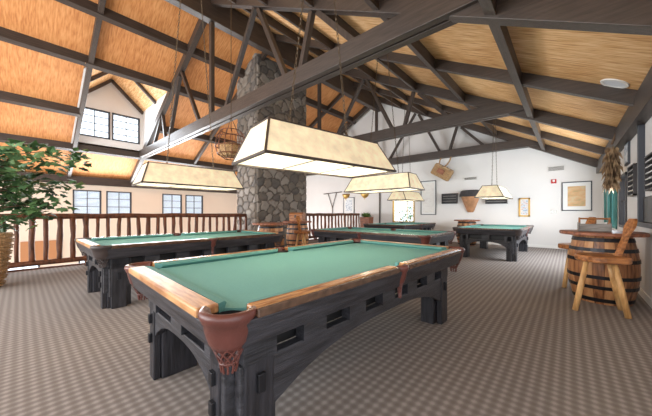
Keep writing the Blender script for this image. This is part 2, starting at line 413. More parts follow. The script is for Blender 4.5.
# ---------------------------------------------------------------- stone chimney
def stone_face(mb, org, uax, vax, nax, W, H, Ht=None, step=.032, cell=.34, seed=1):
    rng = np.random.RandomState(seed)
    nu, nv = int(round(W/step))+1, int(round(H/step))+1
    U, V = np.meshgrid(np.linspace(0, W, nu), np.linspace(0, H, nv), indexing='ij')
    pts = []
    ay = cell*.8
    for i in range(-1, int(W/cell)+2):
        for j in range(-1, int(H/ay)+2):
            pts.append(((i+.5+rng.uniform(-.42, .42)+.5*(j % 2))*cell, (j+.5+rng.uniform(-.4, .4))*ay))
    pts = np.array(pts); tones = rng.uniform(.30, .92, len(pts))
    wu = U + .02*np.sin(V*23+U*7); wv = V + .02*np.sin(U*19)
    d = np.sqrt(((wu[..., None]-pts[:, 0])*.85)**2 + (wv[..., None]-pts[:, 1])**2)
    idx = np.argsort(d, axis=-1)[..., :2]
    d1 = np.take_along_axis(d, idx[..., :1], -1)[..., 0]; d2 = np.take_along_axis(d, idx[..., 1:2], -1)[..., 0]
    e = np.clip((d2-d1)/.08, 0, 1); hgt = .05*e**.5 + .02*(tones[idx[..., 0]]-.5)*e
    edge = np.minimum(np.minimum(U, W-U)/.03, 1)
    hgt = hgt*edge
    tone = np.where(e < .25, .16, tones[idx[..., 0]])
    o = np.array(org); Vz = V*(H+(Ht-H)*(1-U/W))/H if Ht else V
    P = o + U[..., None]*np.array(uax) + Vz[..., None]*np.array(vax) + hgt[..., None]*np.array(nax)
    base = len(mb.v)
    mb.v += [tuple(p) for p in P.reshape(-1, 3).tolist()]; mb.t += tone.reshape(-1).tolist()
    for i in range(nu-1):
        for j in range(nv-1):
            a = base+i*nv+j; mb.f.append([a, a+nv, a+nv+1, a+1])
ch = empty('stone_chimney', (-8.45, 6.5, 0)); tag(ch, 'tall grey fieldstone chimney column rising from the floor to the roof', 'chimney')
mb = MB()
stone_face(mb, (CX0, CY0, 0), (1, 0, 0), (0, 0, 1), (0, -1, 0), CX1-CX0, zc(CX1), zc(CX0), seed=3)
stone_face(mb, (CX1, CY0, 0), (0, 1, 0), (0, 0, 1), (1, 0, 0), CY1-CY0, zc(CX1), seed=5)
mb.prism([(CX0, 0), (CX1, 0), (CX1, zc(CX1)), (CX0, zc(CX0))], 1, CY0, CY1)
o = mb.build('stonework', 'stone', smooth=False); o.parent = ch; o.matrix_parent_inverse = Matrix.Translation((8.45, -6.5, 0))

# ---------------------------------------------------------------- pool table
HW, HL = .795, 1.445
def arc_beam(L, ztop, zmid, zleg, n=14):
    """profile of a beam of half length L with an arched underside"""
    pts = [(-L, ztop), (L, ztop), (L, zleg)]
    for i in range(n+1):
        t = i/n; a = (1-t*2)
        x = a*(L-.02); k = abs(a)**3.0
        pts.append((x, zmid - (zmid-zleg)*k))
    pts.append((-L, zleg))
    return pts
def make_table():
    root = empty('pool_table', (0, 0, 0))
    # cloth with pocket openings at the corners
    c = .11; X, Y = HW-.13, HL-.13
    poly = [(-X+c, -Y), (X-c, -Y), (X, -Y+c), (X, -.06), (X-.05, 0), (X, .06), (X, Y-c), (X-c, Y), (-X+c, Y), (-X, Y-c), (-X, .06), (-X+.05, 0), (-X, -.06), (-X, -Y+c)]
    MB().prism(poly, 2, .735, .765).build('bed_cloth', 'cloth', root)
    # cushions and rails: two per long side, one per short side
    def cushion(p0, p1, inn):
        # p0,p1 ends at the wood edge; inn = inward unit vector; mitred ends
        p0 = Vector((*p0, 0)); p1 = Vector((*p1, 0)); n = Vector((*inn, 0)); d = (p1-p0).normalized()
        prof = [(0, .762), (0, .806), (.045, .800), (.058, .786), (.035, .762)]
        mb = MB(); vs = []
        for P, sg in ((p0, 1), (p1, -1)):
            for u, z in prof: vs.append(P + n*u + d*sg*u*.8 + Vector((0, 0, z)))
        k = len(prof)
        mb.add(vs, [tuple(range(k)), tuple(range(k, 2*k))[::-1]] + [(i, i+k, (i+1) % k+k, (i+1) % k) for i in range(k)])
        mb.build('cushion', 'cushion', root)
    wx, wy = HW-.10, HL-.10
    for s in (-1, 1):
        cushion((s*wx, -wy+.085), (s*wx, -.07), (-s, 0)); cushion((s*wx, .07), (s*wx, wy-.085), (-s, 0))
        cushion((-wx+.085, s*wy), (wx-.085, s*wy), (0, -s))
        for y0, y1 in ((-HL+.18, -.075), (.075, HL-.18)):
            MB().box(*sorted((s*(HW-.020), s*HW)), y0, y1, .766, .804).build('rail_edge', 'rail_dark', root, bevel=.006)
            a, b = sorted((s*wx, s*(HW-.020)))
            MB().box(a, b, y0, y1, .766, .808).build('rail', 'rail_wood', root, bevel=.010)
        a, b = sorted((s*wy, s*HL))
        MB().box(-HW+.18, HW-.18, a, b, .766, .808).build('rail', 'rail_wood_cross', root, bevel=.010)
        # aprons
        MB().prism([(s*(HW-.005), .768), (s*(HW-.075), .768), (s*(HW-.11), .642), (s*(HW-.045), .642)], 1, -HL+.13, HL-.13).build('apron', 'table_wood', root, bevel=.006)
        MB().prism([(s*(HL-.005), .768), (s*(HL-.075), .768), (s*(HL-.11), .642), (s*(HL-.045), .642)], 0, -HW+.13, HW-.13).build('apron', 'table_wood_cross', root, bevel=.006)
        # arched lower beams
        a, b = s*(HW-.15), s*(HW-.21)
        MB().prism(arc_beam(HL-.18, .505, .435, .15), 0, a, b).build('arched_beam', 'table_wood', root, bevel=.006)
        a, b = s*(HL-.13), s*(HL-.19)
        MB().prism(arc_beam(HW-.20, .505, .455, .20), 1, a, b).build('arched_beam', 'table_wood_cross', root, bevel=.006)
        for y in (-1.16, -.8, -.4, 0, .4, .8, 1.16):
            MB().box(*sorted((s*(HW-.14), s*(HW-.21))), y-.09, y+.09, .50, .65).build('spacer_block', 'table_wood', root)
        for x in (-.50, 0, .50):
            MB().box(x-.09, x+.09, *sorted((s*(HL-.12), s*(HL-.19))), .50, .65).build('spacer_block', 'table_wood_cross', root)
    MB().box(-HW+.225, HW-.225, -HL+.205, HL-.205, .50, .735).box(-HW+.10, HW-.10, -HL+.12, HL-.12, .645, .735).build('slot_shade_core', 'black', root)  # black core inside the table, so the slots look filled with shade
    # legs
    for sx in (-1, 1):
        for sy in (-1, 1):
            lg = MB()
            x0, x1 = sorted((sx*(HW-.21), sx*(HW-.35))); y0, y1 = sorted((sy*(HL-.17), sy*(HL-.42)))
            lg.box(x0, x1, y0, y1, 0, .62)                        # wide plank
            x0, x1 = sorted((sx*(HW-.14), sx*(HW-.20))); y0, y1 = sorted((sy*(HL-.20), sy*(HL-.36)))
            lg.box(x0, x1, y0, y1, .0, .62)                       # outer long-side plank
            x0, x1 = sorted((sx*(HW-.23), sx*(HW-.33))); y0, y1 = sorted((sy*(HL-.12), sy*(HL-.17)))
            lg.box(x0, x1, y0, y1, .0, .62)
            leg = lg.build('leg', 'leg_wood', root, bevel=.008)
            for z in (.30, .44):
                xx = sx*(HW-.28); yy = sy*(HL-.10)
                mb = MB().box(xx-.018, xx+.018, *sorted((yy, yy-sy*.05)), z-.035, z+.03)
                mb.build('wedge_peg', 'iron', leg, bevel=.004)
            mb = MB(); xx = sx*(HW-.12); yy = sy*(HL-.28)
            mb.box(*sorted((xx, xx-sx*.05)), yy-.02, yy+.02, .36, .45); mb.build('wedge_peg', 'iron', leg, bevel=.004)
    # leather pockets
    def pocket(name, cx, cy, ang, span, R, zb, arms):
        prof = [(R-.028, .768), (R-.02, .800), (R-.002, .812), (R+.014, .806), (R+.020, .790), (R+.012, .772), (R+.006, .758), (R+.001, .752), (R-.004, .72), (R-.018, .675), (R-.036, zb), (R-.05, zb), (R-.04, .68), (R-.028, .71), (R-.028, .768)]
        mb = MB().lathe(prof, 20, (cx, cy, 0), ang-span, ang+span)
        for sg in (-1, 1):                       # end caps close the shell
            a = ang+sg*span; vs = [(cx+r*math.cos(a), cy+r*math.sin(a), z) for r, z in prof[:-1]]
            mb.add(vs, [tuple(range(len(vs)))])
        pk = mb.build(name, 'leather', root, smooth=True)
        # dark well
        n = MB(); r0 = R-.030; z0 = zb+.015
        N = 11
        def P(a, t):
            r = r0*(1-.48*t); return (cx+r*math.cos(a), cy+r*math.sin(a), z0-.075*t)
        for i in range(N):
            for dr in (-1, 1):
                a0 = 2*PI*i/N
                n.tube([P(a0+dr*2*PI/N*1.5*t, t) for t in (0, .33, .66, 1)], .0035, 5)
        n.tube([P(2*PI*k/16, 1) for k in range(17)], .006, 5)
        for k in range(10):
            a = 2*PI*k/10; p = P(a, 1); q = (cx+(p[0]-cx)*.75, cy+(p[1]-cy)*.75, p[2]-.042)
            n.tube([p, ((p[0]+q[0])/2+.002, (p[1]+q[1])/2, p[2]-.03), q], [.004, .005, .006], 5)
        n.build('net', 'leather', pk)
        MB().lathe([(0, .73), (R-.03, .732), (R-.028, .768)], 16, (cx, cy, 0)).build('well_lining', 'black', pk)
    for sx in (-1, 1):
        for sy in (-1, 1):
            pocket('corner_pocket', sx*(HW-.108), sy*(HL-.108), math.atan2(sy, sx), 1.62, .100, .645, True)
        pocket('side_pocket', sx*(HW-.050), 0, 0 if sx > 0 else PI, 1.4, .052, .66, True)
    return root
T = make_table()
for i, (x, y, rz, lb) in enumerate([
    (-1.70, 1.94, -.034, 'large dark wood pool table in the foreground with orange rails and leather corner pocket'),
    (-4.90, 2.00, 0, 'dark wood pool table on the left beside the log railing'),
    (-3.22, 5.42, PI/2, 'pool table set crosswise directly behind the foreground table'),
    (-4.72, 9.6, 0, 'pool table near the far wall, left of the copper wall bucket'),
    (-1.60, 9.35, 0, 'pool table on the right far side, in front of the small gilt picture')]):
    o = T if i == 0 else copy_tree(T)
    o.location = (x, y, 0); o.rotation_euler = (0, 0, rz); tag(o, lb, 'pool table', 'pool tables')
    if i in (1, 3, 4):
        for c in C.objects:
            if c.parent == o and c.name.startswith('corner_pocket'):
                for q in [c]+list(c.children): 
                    if q.name.startswith('well'): continue
                    q.material_slots[0].link = 'OBJECT'; q.material_slots[0].material = M['leather_dark']
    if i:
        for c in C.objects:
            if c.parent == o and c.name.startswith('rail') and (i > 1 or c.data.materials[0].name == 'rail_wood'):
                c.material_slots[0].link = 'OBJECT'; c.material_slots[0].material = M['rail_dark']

# ---------------------------------------------------------------- hanging table lamps
def make_lamp():
    root = empty('hanging_table_lamp', (0, 0, 1.66))
    L, W, l, w, H = .785, .345, .67, .18, .32
    A = [(-W, -L), (W, -L), (W, L), (-W, L)]; B = [(-w, -l), (w, -l), (w, l), (-w, l)]
    for i in range(4):
        j = (i+1) % 4
        a, b, c, d = (*A[i], 0), (*A[j], 0), (*B[j], H), (*B[i], H)
        n = (Vector(b)-Vector(a)).cross(Vector(d)-Vector(a)).normalized()*.006
        vs = [Vector(p)+n for p in (a, b, c, d)] + [Vector(p)-n*0 for p in (a, b, c, d)]
        MB().add(vs, [(0,1,2,3), (7,6,5,4), (0,4,5,1), (1,5,6,2), (2,6,7,3), (3,7,4,0)]).build('shade_panel', 'shade', root)
        vs = [Vector(p)-n*1.2 for p in (a, b, c, d)]
        vs2 = [Vector(p)-n*.3 for p in (a, b, c, d)]
        MB().add(vs+vs2, [(0,1,2,3), (7,6,5,4), (0,4,5,1), (1,5,6,2), (2,6,7,3), (3,7,4,0)]).build('shade_lining', 'shade_inner', root)
    MB().box(-w, w, -l, l, H-.006, H+.006).build('shade_top', 'shade', root)
    fr = MB()
    for i in range(4):
        j = (i+1) % 4
        fr.beam((*A[i], 0), (*A[j], 0), .022, .022, ext=.008); fr.beam((*B[i], H), (*B[j], H), .018, .018, ext=.006); fr.beam((*A[i], 0), (*B[i], H), .020, .020)
    fr.build('shade_frame', 'lamp_trim', root)
    rods = MB()
    for y in (-.25, .25): MB().tube([(-W, y, .01), (W, y, .01)], .004, 6).build('cross_rod', 'iron', root)
    for y in (-.4, 0, .4):
        MB().lathe([(0, .05), (.028, .058), (.04, .09), (.03, .13), (.015, .155), (0, .16)], 10, (0, y, .08)).build('bulb', 'bulb', root, smooth=True)
        MB().tube([(0, y, .22), (0, y, H)], .012, 8).build('socket', 'iron', root)
    return root
lamp0 = make_lamp()
def chain(p, q, parent):
    mb = MB(); p = Vector(p); q = Vector(q); d = (q-p); n = max(4, int(d.length/.05)); dn = d.normalized()
    sd = dn.cross(Vector((0, 1, 0))).normalized(); s2 = dn.cross(sd)
    for i in range(n):
        c = p+d*(i+.5)/n; u = sd if i % 2 else s2; pts = []
        for k in range(7): a = 2*PI*k/6; pts.append(c + dn*math.cos(a)*.033 + u*math.sin(a)*.012)
        mb.tube(pts, .0038, 4, cap=False)
    mb.build('chain', 'chain', parent)
def hang_lamp(x, y, rz, z, lb, power, first=False):
    r = lamp0 if first else copy_tree(LAMP_SRC)
    r.location = (x, y, z); r.rotation_euler = (0, 0, rz); tag(r, lb, 'lamp', 'hanging lamps over the pool tables')
    return r
specs = [(-1.91, 2.06, -.17, 1.665, 'largest and nearest cream hanging lamp, over the foreground pool table', 26),
         (-4.84, 1.96, -.06, 1.645, 'cream hanging lamp on the left over the table by the railing', 22),
         (-3.02, 5.25, PI/2, 1.68, 'cream hanging lamp over the crosswise pool table', 22),
         (-4.42, 9.4, 0, 1.655, 'small looking far cream lamp in front of the bright gilt window', 18),
         (-1.62, 9.3, 0, 1.64, 'far right cream hanging lamp over the table by the gilt picture', 18)]
lamps = [lamp0]+[copy_tree(lamp0) for _ in specs[1:]]
for r, (x, y, rz, z, lb, pw) in zip(lamps, specs):
    r.location = (x, y, z); r.rotation_euler = (0, 0, rz); tag(r, lb, 'lamp', 'hanging lamps over the pool tables')
    for s in (-1, 1):
        if abs(rz) < 1: top = zc(x)-.02
        else: top = zc(x + -s*.1)-.02
        chain((0, s*.38, .325), (0, s*.10, top-z), r)
    for q in (-.42, .42):
        l = bpy.data.lights.new('lamp_light', 'POINT'); l.energy = pw*.25; l.color = (1, .88, .70); l.shadow_soft_size = .06
        lo = bpy.data.objects.new('lamp_light', l); C.objects.link(lo); lo.location = (x-q*math.sin(rz), y+q*math.cos(rz), z+.03)

# ---------------------------------------------------------------- log railing
def railing(x, y0, y1, label, step):
    root = empty('log_railing', (x, (y0+y1)/2, 0)); tag(root, label, 'railing', 'log railings')
    h = (y1-y0)/2; n = int((y1-y0)/step)
    def wob(z, r):
        pts = [(random.uniform(-.012, .012), -h+2*h*i/12, z+random.uniform(-.008, .008)) for i in range(13)]
        return MB().tube(pts, [r*random.uniform(.9, 1.1) for _ in pts], 10)
    wob(1.13, .062).build('top_rail', 'log', root, smooth=True)
    wob(.16, .055).build('bottom_rail', 'log', root, smooth=True)
    for i in range(n+1):
        y = -h+2*h*i/n; y += random.uniform(-.015, .015) if 0 < i < n else 0
        a = random.uniform(-.02, .02); r = random.uniform(.034, .048)
        if i % 6 == 0: r = .055
        pts = [(random.uniform(-.01, .01), y+a*(t-.5)*2+random.uniform(-.008, .008), (.0 if i % 6 == 0 else .12)+(1.11-(.0 if i % 6 == 0 else .12))*t) for t in (0, .2, .4, .6, .8, 1)]
        MB().tube(pts, [r*random.uniform(.85, 1.15) for _ in pts], 8).build('baluster', 'log', root, smooth=True)
    return root
railing(-8.25, -1.5, 5.15, 'red brown rustic log railing on the left in front of the atrium', .205)
railing(-8.25, 7.75, 11.9, 'red brown rustic log railing right of the stone chimney', .235)

# ---------------------------------------------------------------- barrels and stools
def make_barrel_table(topr=.45, cut=True):
    root = empty('barrel_table')
    H = .90
    def rad(z): t = (z/H-.5)*2; return .285+.07*(1-t*t)
    mb = MB(); ns = 20
    for i in range(ns):
        a0 = 2*PI*i/ns+.008; a1 = 2*PI*(i+1)/ns-.008; tone = random.uniform(0, 1)
        prof = [(0, 0)]+[(rad(H*k/10), H*k/10) for k in range(11)]+[(0, H)]
        mb.lathe([(r, z) for r, z in prof if r > 0]+[(rad(H)-.03, H), (rad(H)-.03, 0), (rad(0), 0)], 2, (0, 0, 0), a0, a1, tone)
    mb.lathe([(0, .02), (.265, .02), (.275, .4), (.265, H-.02), (0, H-.02)], 24, tone=.1)
    mb.build('barrel_body', 'barrel_wood', root)
    for z, hh in ((.03, .05), (.20, .045), (.335, .045), (.55, .045), (.69, .045), (.82, .05)):
        MB().lathe([(rad(z)+.002, z), (rad(z)+.008, z), (rad(z+hh)+.008, z+hh), (rad(z+hh)+.002, z+hh), (rad(z)+.002, z)], 32).build('hoop', 'iron', root, smooth=False)
    pts = []
    for k in range(36):
        a = 2*PI*k/36; r = topr*(1+.012*math.sin(5*a)+.01*math.sin(9*a+1)); x = r*math.cos(a); y = r*math.sin(a)
        if cut: x = min(x, .42)
        pts.append((x, y))
    MB().prism(pts, 2, H, H+.045).build('table_top', 'red_wood', root, bevel=.010)
    return root
def make_stool():
    """seat centre at origin, backrest on +X side"""
    root = empty('plank_back_stool')
    pts = [(.19, -.20)] + [(-.21*math.cos(a)*1.0-.0+.0, -.235*math.sin(a)) for a in [PI/2-PI*k/14 for k in range(15)]] + [(.19, .20)]
    MB().prism([(p[0], p[1]) for p in [(.20, -.19), (.14, -.225), (0, -.235)] + [(-.22*math.sin(t), -.235*math.cos(t)) for t in [PI*k/12 for k in range(1, 12)]] + [(0, .235), (.14, .225), (.20, .19)]], 2, .615, .69).build('seat', 'stool_wood', root, bevel=.016)
    for x, y, fx, fy in ((-.13, -.01, -.25, -.012), (.09, -.09, .172, -.172), (.13, .07, .30, .15)):
        MB().tube([(x, y, .63), ((x+fx)/2, (y+fy)/2, .31), (fx, fy, 0)], [.024, .031, .030], 10).build('leg', 'pale_log', root, smooth=True)
    # carved plank back, leaning outward
    w = [(-.045, .60), (.045, .60), (.05, .8), (.045, .98), (.065, 1.04), (.09, 1.10), (.075, 1.17), (.05, 1.22), (-.05, 1.22), (-.075, 1.17), (-.09, 1.10), (-.065, 1.04), (-.045, .98), (-.05, .8)]
    mb = MB().prism(w, 0, -.018, .018)
    mb.v = [(x+.15+(z-.6)*.28, y*.8, .6+(z-.6)*.86) for x, y, z in mb.v]
    mb.build('backrest', 'stool_wood', root, bevel=.006)
    return root
bt = make_barrel_table(); bt.location = (.35, 5.35, 0)
tag(bt, 'big banded wooden barrel table with slab top by the right wall', 'barrel table', 'barrel tables')
for x, y, lb in ((-5.72, 4.28, 'barrel table just behind the far end of the left pool table'), (-6.42, 5.85, 'barrel table beside the stone chimney with a brown box on top'), (-2.85, 11.2, 'barrel table against the far wall under the copper wall bucket')):
    o = copy_tree(bt); o.location = (x, y, 0); o['label'] = lb
st = make_stool(); st.location = (.285, 4.68, 0); st.rotation_euler = (0, 0, .45)
tag(st, 'pale legged wooden stool with leaning plank back before the right barrel table', 'stool', 'plank back stools')
for x, y, rz, lb in ((.10, 6.02, .9, 'wooden stool half hidden behind the left side of the right barrel table'), (-5.72, 5.42, -1.2, 'small distant stool by the barrel table next to the chimney')):
    o = copy_tree(st); o.location = (x, y, 0); o.rotation_euler = (0, 0, rz); o['label'] = lb
# crate on the right barrel, box on the chimney barrel
cr = empty('wooden_caddy', (.27, 5.32, .945), .1); tag(cr, 'small grey washed wooden caddy on top of the right barrel table', 'caddy')
mb = MB()
mb.box(-.16, .16, -.09, .09, 0, .012); mb.box(-.16, .16, -.09, -.078, 0, .10); mb.box(-.16, .16, .078, .09, 0, .10); mb.box(-.16, -.148, -.09, .09, 0, .12); mb.box(.148, .16, -.09, .09, 0, .12)
mb.build('tray', 'grey_wood', cr)
MB().box(-.16, -.14, -.02, .02, .10, .19).box(.14, .16, -.02, .02, .10, .19).tube([(-.15, 0, .175), (.15, 0, .175)], .012, 8).build('handle', 'stool_wood', cr)
bx_ = empty('wooden_chest', (-6.42, 5.85, .945), .4); tag(bx_, 'small brown wooden chest on the barrel table by the chimney', 'box')
MB().box(-.22, .22, -.14, .14, 0, .16).build('chest_body', 'stool_wood', bx_, bevel=.006)
mb = MB().prism([(-.15, .16), (.15, .16), (.13, .23), (.06, .27), (-.06, .27), (-.13, .23)], 0, -.23, .23); mb.build('lid', 'stool_wood', bx_, bevel=.006)
MB().box(-.03, .03, -.155, -.14, .11, .19).build('latch', 'iron', bx_)

# ---------------------------------------------------------------- potted tree
def tree():
    root = empty('potted_tree', (-6.95, -.42, 0)); tag(root, 'leafy green potted tree in a woven basket at the left edge', 'potted tree')
    mb = MB()
    prof = [(.22, 0), (.27, .2), (.31, .5), (.34, .74), (.34, .78), (.31, .78), (.28, .5), (.2, .03), (0, .03)]
    mb.lathe(prof, 32); 
    for k in range(17):
        z = .03+k*.044; r = .225+.12*(z/.76)**.8
        mb.tube([((r+.006+.010*math.cos(i*PI))*math.cos(2*PI*i/32), (r+.006+.010*math.cos(i*PI))*math.sin(2*PI*i/32), z+.006*math.cos(k*PI)) for i in range(33)], .012, 5, cap=False)
    mb.v = [(x, y, z*1.12) for x, y, z in mb.v]; mb.build('basket', 'wicker', root)
    MB().lathe([(0, .70), (.30, .70)], 20).build('soil', 'bark', root)
    br = MB(); lf = MB(); rng = random.Random(4); tips = []
    br.tube([(0, 0, .6), (.03, .02, 1.0), (.0, .05, 1.4), (.05, .06, 1.9), (.02, .1, 2.3)], [.03, .026, .022, .018, .008], 8)
    for k in range(54):
        z = rng.uniform(.85, 1.9); a = rng.uniform(0, 2*PI); L = rng.uniform(.45, .95)*(1.0 if z < 1.8 else .8)
        if k < 7: a = rng.uniform(-.2, 1.3); L = rng.uniform(.9, 1.25); z = rng.uniform(1.5, 2.1)
        p = Vector((0, .05, z)); pts = [p]
        for j in range(1, 6):
            t = j/5; pts.append(p + Vector((math.cos(a+t*.3)*L*t, math.sin(a+t*.3)*L*t, (.45*t-.30*t*t)*L+rng.uniform(-.03, .03))))
        br.tube(pts, [.012, .010, .008, .006, .004, .003], 5)
        for j in range(2, 6):
            for q in range(6 if j > 2 else 3): tips.append(pts[j]+Vector((rng.uniform(-.14, .14), rng.uniform(-.14, .14), rng.uniform(-.13, .12))))
    for p in tips:
        s = rng.uniform(.085, .16); a = rng.uniform(0, 2*PI); tl = rng.uniform(-.9, .5); rl = rng.uniform(-.7, .7)
        R_ = Matrix.Rotation(a, 3, 'Z') @ Matrix.Rotation(tl, 3, 'Y') @ Matrix.Rotation(rl, 3, 'X')
        out = [(0, 0), (.25, .42), (.45, .30), (.62, .62), (.85, .28), (1.25, 0), (.85, -.28), (.62, -.62), (.45, -.30), (.25, -.42)]
        vs = [p + R_ @ Vector((x*s, y*s, -.18*s*abs(y)*2-.10*s*x*x)) for x, y in out]; mid = p + R_ @ Vector((.55*s, 0, .03*s))
        lf.add(vs+[mid], [(i, (i+1) % 10, 10) for i in range(10)])
    br.build('branches', 'bark', root, smooth=True); lf.build('foliage', 'leaf', root)
tree()

# ---------------------------------------------------------------- far wall
def frame(name, x0, x1, z0, z1, fm, art, mat_w, label, fw=.03, group=None):
    xc, zc_ = (x0+x1)/2, (z0+z1)/2; root = empty(name, (xc, YF, zc_)); tag(root, label, 'picture', group)
    w, h = (x1-x0)/2, (z1-z0)/2
    MB().box(-w, w, -.035, -.005, h-fw, h).box(-w, w, -.035, -.005, -h, -h+fw).box(-w, -w+fw, -.035, -.005, -h, h).box(w-fw, w, -.035, -.005, -h, h).build('frame', fm, root)
    MB().box(-w+fw, w-fw, -.018, -.004, -h+fw, h-fw).build('mount', 'paper', root)
    MB().box(-w+mat_w, w-mat_w, -.022, -.018, -h+mat_w, h-mat_w).build('picture', art, root)
frame('framed_picture', -.16, .57, 1.27, 2.22, 'window_frame', 'art_orange', .15, 'big framed orange landscape print on the far wall near the corner')
frame('framed_picture', -1.33, -1.00, 1.07, 1.74, 'gilt', 'art_blue', .07, 'small gilt framed picture above the right far pool table', fw=.05)
frame('framed_picture', -4.95, -4.27, 1.12, 2.62, 'window_frame', 'art_pale', .10, 'tall pale framed picture between the gilt window and dark rack')
frame('framed_picture', -9.35, -8.62, 1.15, 2.06, 'window_frame', 'art_grey', .14, 'grey framed print on the far wall above the log railing')

def wall_thing(name, mb_list, loc, label, cat, group=None):
    root = empty(name, loc); tag(root, label, cat, group)
    for nm, mb, m, bv in mb_list: mb.build(nm, m, root, bevel=bv)
    return root
def slot_box(w, h, d, rows):
    a = MB().box(-w, w, -.015, 0, -h, h).box(-w, w, -d, 0, h-.02, h).box(-w, w, -d, 0, -h, -h+.02).box(-w, -w+.02, -d, 0, -h, h).box(w-.02, w, -d, 0, -h, h)
    b = MB()
    for i in range(1, rows): z = -h+2*h*i/rows; b.box(-w+.02, w-.02, -d+.01, 0, z-.008, z+.008)
    return a, b
for x, z, w, h, lb in ((-3.70, 1.80, .30, .21, 'black wall rack left of the copper wall bucket'), (-2.02, 1.72, .35, .17, 'black wall rack behind the far right hanging lamp')):
    a, b = slot_box(w, h, .14, 4); wall_thing('ball_rack', [('case', a, 'dark_panel', 0), ('shelf', b, 'grey_wood', 0)], (x, YF-.005, z), lb, 'rack', 'wall racks on the far wall')
# copper bucket
root = empty('wall_bucket', (-2.92, YF-.01, 1.75)); tag(root, 'tapered copper coloured wall bucket with dark hood on the far wall', 'wall basket')
MB().lathe([(.0, -.52), (.10, -.52), (.13, -.48), (.36, .13), (.35, .13), (.1, -.46), (0, -.46)], 20, (0, 0, 0), PI, 2*PI, sy=.75).build('bucket', 'copper', root, smooth=False)
MB().lathe([(.37, .10), (.41, .12), (.37, .32), (.30, .36), (0, .37), (0, .13), (.37, .10)], 20, (0, 0, 0), PI, 2*PI, sy=.75).build('hood', 'dark_panel', root)
# pack basket on loop
root = empty('pack_basket', (-3.90, YF-.22, 2.98)); tag(root, 'tilted woven pack basket hanging by a loop from the far tie beam', 'basket'); root.rotation_euler = (0, .55, 0); root.scale = (1.35, 1.2, 1.35)
MB().box(-.30, .30, -.14, .08, -.24, .10).build('body', 'wicker', root, bevel=.04)
MB().box(-.27, .27, -.16, .09, .07, .13).build('rim', 'straw', root, bevel=.02)
mb = MB(); mb.tube([(-.12+.14*math.cos(a), -.02, .30+.24*math.sin(a)) for a in [2*PI*k/18 for k in range(19)]], .022, 8, cap=False); mb.build('loop', 'wicker', root, smooth=True)
MB().box(-.12, .10, -.175, -.155, -.12, .02).build('patch', 'red_wood', root)
# vents, alarm, switch
def vent(x, z, w, h, lb):
    r = empty('air_vent', (x, YF, z)); tag(r, lb, 'vent', 'far wall vents')
    MB().box(-w, w, -.02, 0, h-.02, h).box(-w, w, -.02, 0, -h, -h+.02).box(-w, -w+.02, -.02, 0, -h, h).box(w-.02, w, -.02, 0, -h, h).build('grille_frame', 'white_paint', r)
    s = MB()
    for i in range(6): z_ = -h+.03+(2*h-.06)*i/5; s.box(-w+.02, w-.02, -.014, -.006, z_-.006, z_+.006)
    s.build('slat', 'grey_wood', r)
vent(-.30, 2.70, .22, .09, 'white air vent above the fire alarm near the corner'); vent(-2.92, 2.58, .24, .07, 'white air vent high above the copper wall bucket')
r = empty('fire_alarm', (-.36, YF, 2.27)); tag(r, 'small red fire alarm left of the big orange print', 'alarm')
MB().box(-.07, .07, -.04, 0, -.07, .07).build('housing', 'red', r, bevel=.008); MB().box(-.03, .03, -.06, -.04, -.02, .05).build('strobe', 'paper', r, bevel=.004)
r = empty('switch_plate', (-.36, YF, 1.25)); tag(r, 'grey switch plate low beside the big orange print', 'switch')
MB().box(-.08, .08, -.012, 0, -.06, .06).build('plate', 'steel', r, bevel=.003); MB().box(-.05, -.03, -.02, -.01, -.02, .02).box(.03, .05, -.02, -.01, -.02, .02).build('toggle', 'paper', r)
# sconces
for x, lb in ((-9.18, 'gilt bowl sconce directly above the grey framed print'), (-7.95, 'gilt bowl sconce right of the grey framed print')):
    r = empty('wall_sconce', (x, YF, 2.10)); tag(r, lb, 'wall lamp', 'gilt sconces on the far wall')
    MB().lathe([(.0, 0-.12), (.12, -.09), (.22, .02), (.26, .14), (.24, .14), (.1, -.05), (0, -.08)], 16, (0, 0, 0), PI, 2*PI, sy=.6).build('bowl', 'gilt', r, smooth=True)
    MB().tube([(0, 0, -.05), (0, -.05, -.14), (0, -.05, -.2)], .015, 6).build('finial', 'gilt', r)
# T-shaped pole
r = empty('forked_pole', (-10.15, YF-.04, 2.35)); tag(r, 'thin dark T topped forked pole mounted on the white far wall', 'pole')
MB().tube([(-.68, 0, -.03), (0, 0, .0), (.68, 0, .03)], .022, 8).build('crossbar', 'timber', r)
MB().tube([(-.34, 0, 0), (0, 0, -.85), (0, 0, -1.5)], .018, 8).tube([(.30, 0, 0), (0, 0, -.85)], .018, 8).build('fork', 'timber', r)
tag(MB().box(-.03, .03, -.05, 0, 0, 1.9).build('wall_post', 'timber', loc=(-7.05, YF, .35)), 'thin dark post on the far wall left of the gilt window', 'post')
# planter at the railing end
r = empty('planter_box', (-7.42, 11.35, 0)); tag(r, 'brown planter box with a low green plant by the far railing', 'planter')
MB().prism([(-.22, 0), (.22, 0), (.27, 1.0), (-.27, 1.0)], 1, -.2, .2).build('box', 'red_wood', r, bevel=.01)
mb = MB(); rg = random.Random(3)
for k in range(140):
    a = rg.uniform(0, 2*PI); el = rg.uniform(.2, 1.4); L = rg.uniform(.16, .3); d = Vector((math.cos(a)*math.cos(el), math.sin(a)*math.cos(el), math.sin(el)))
    p = Vector((rg.uniform(-.12, .12), rg.uniform(-.1, .1), 1.0)); sd = d.cross(Vector((0, 0, 1))).normalized()*.035
    mb.add([p, p+d*L*.6+sd, p+d*L+Vector((0, 0, -.03)), p+d*L*.6-sd], [(0, 1, 2, 3)])
mb.build('foliage', 'leaf_light', r)

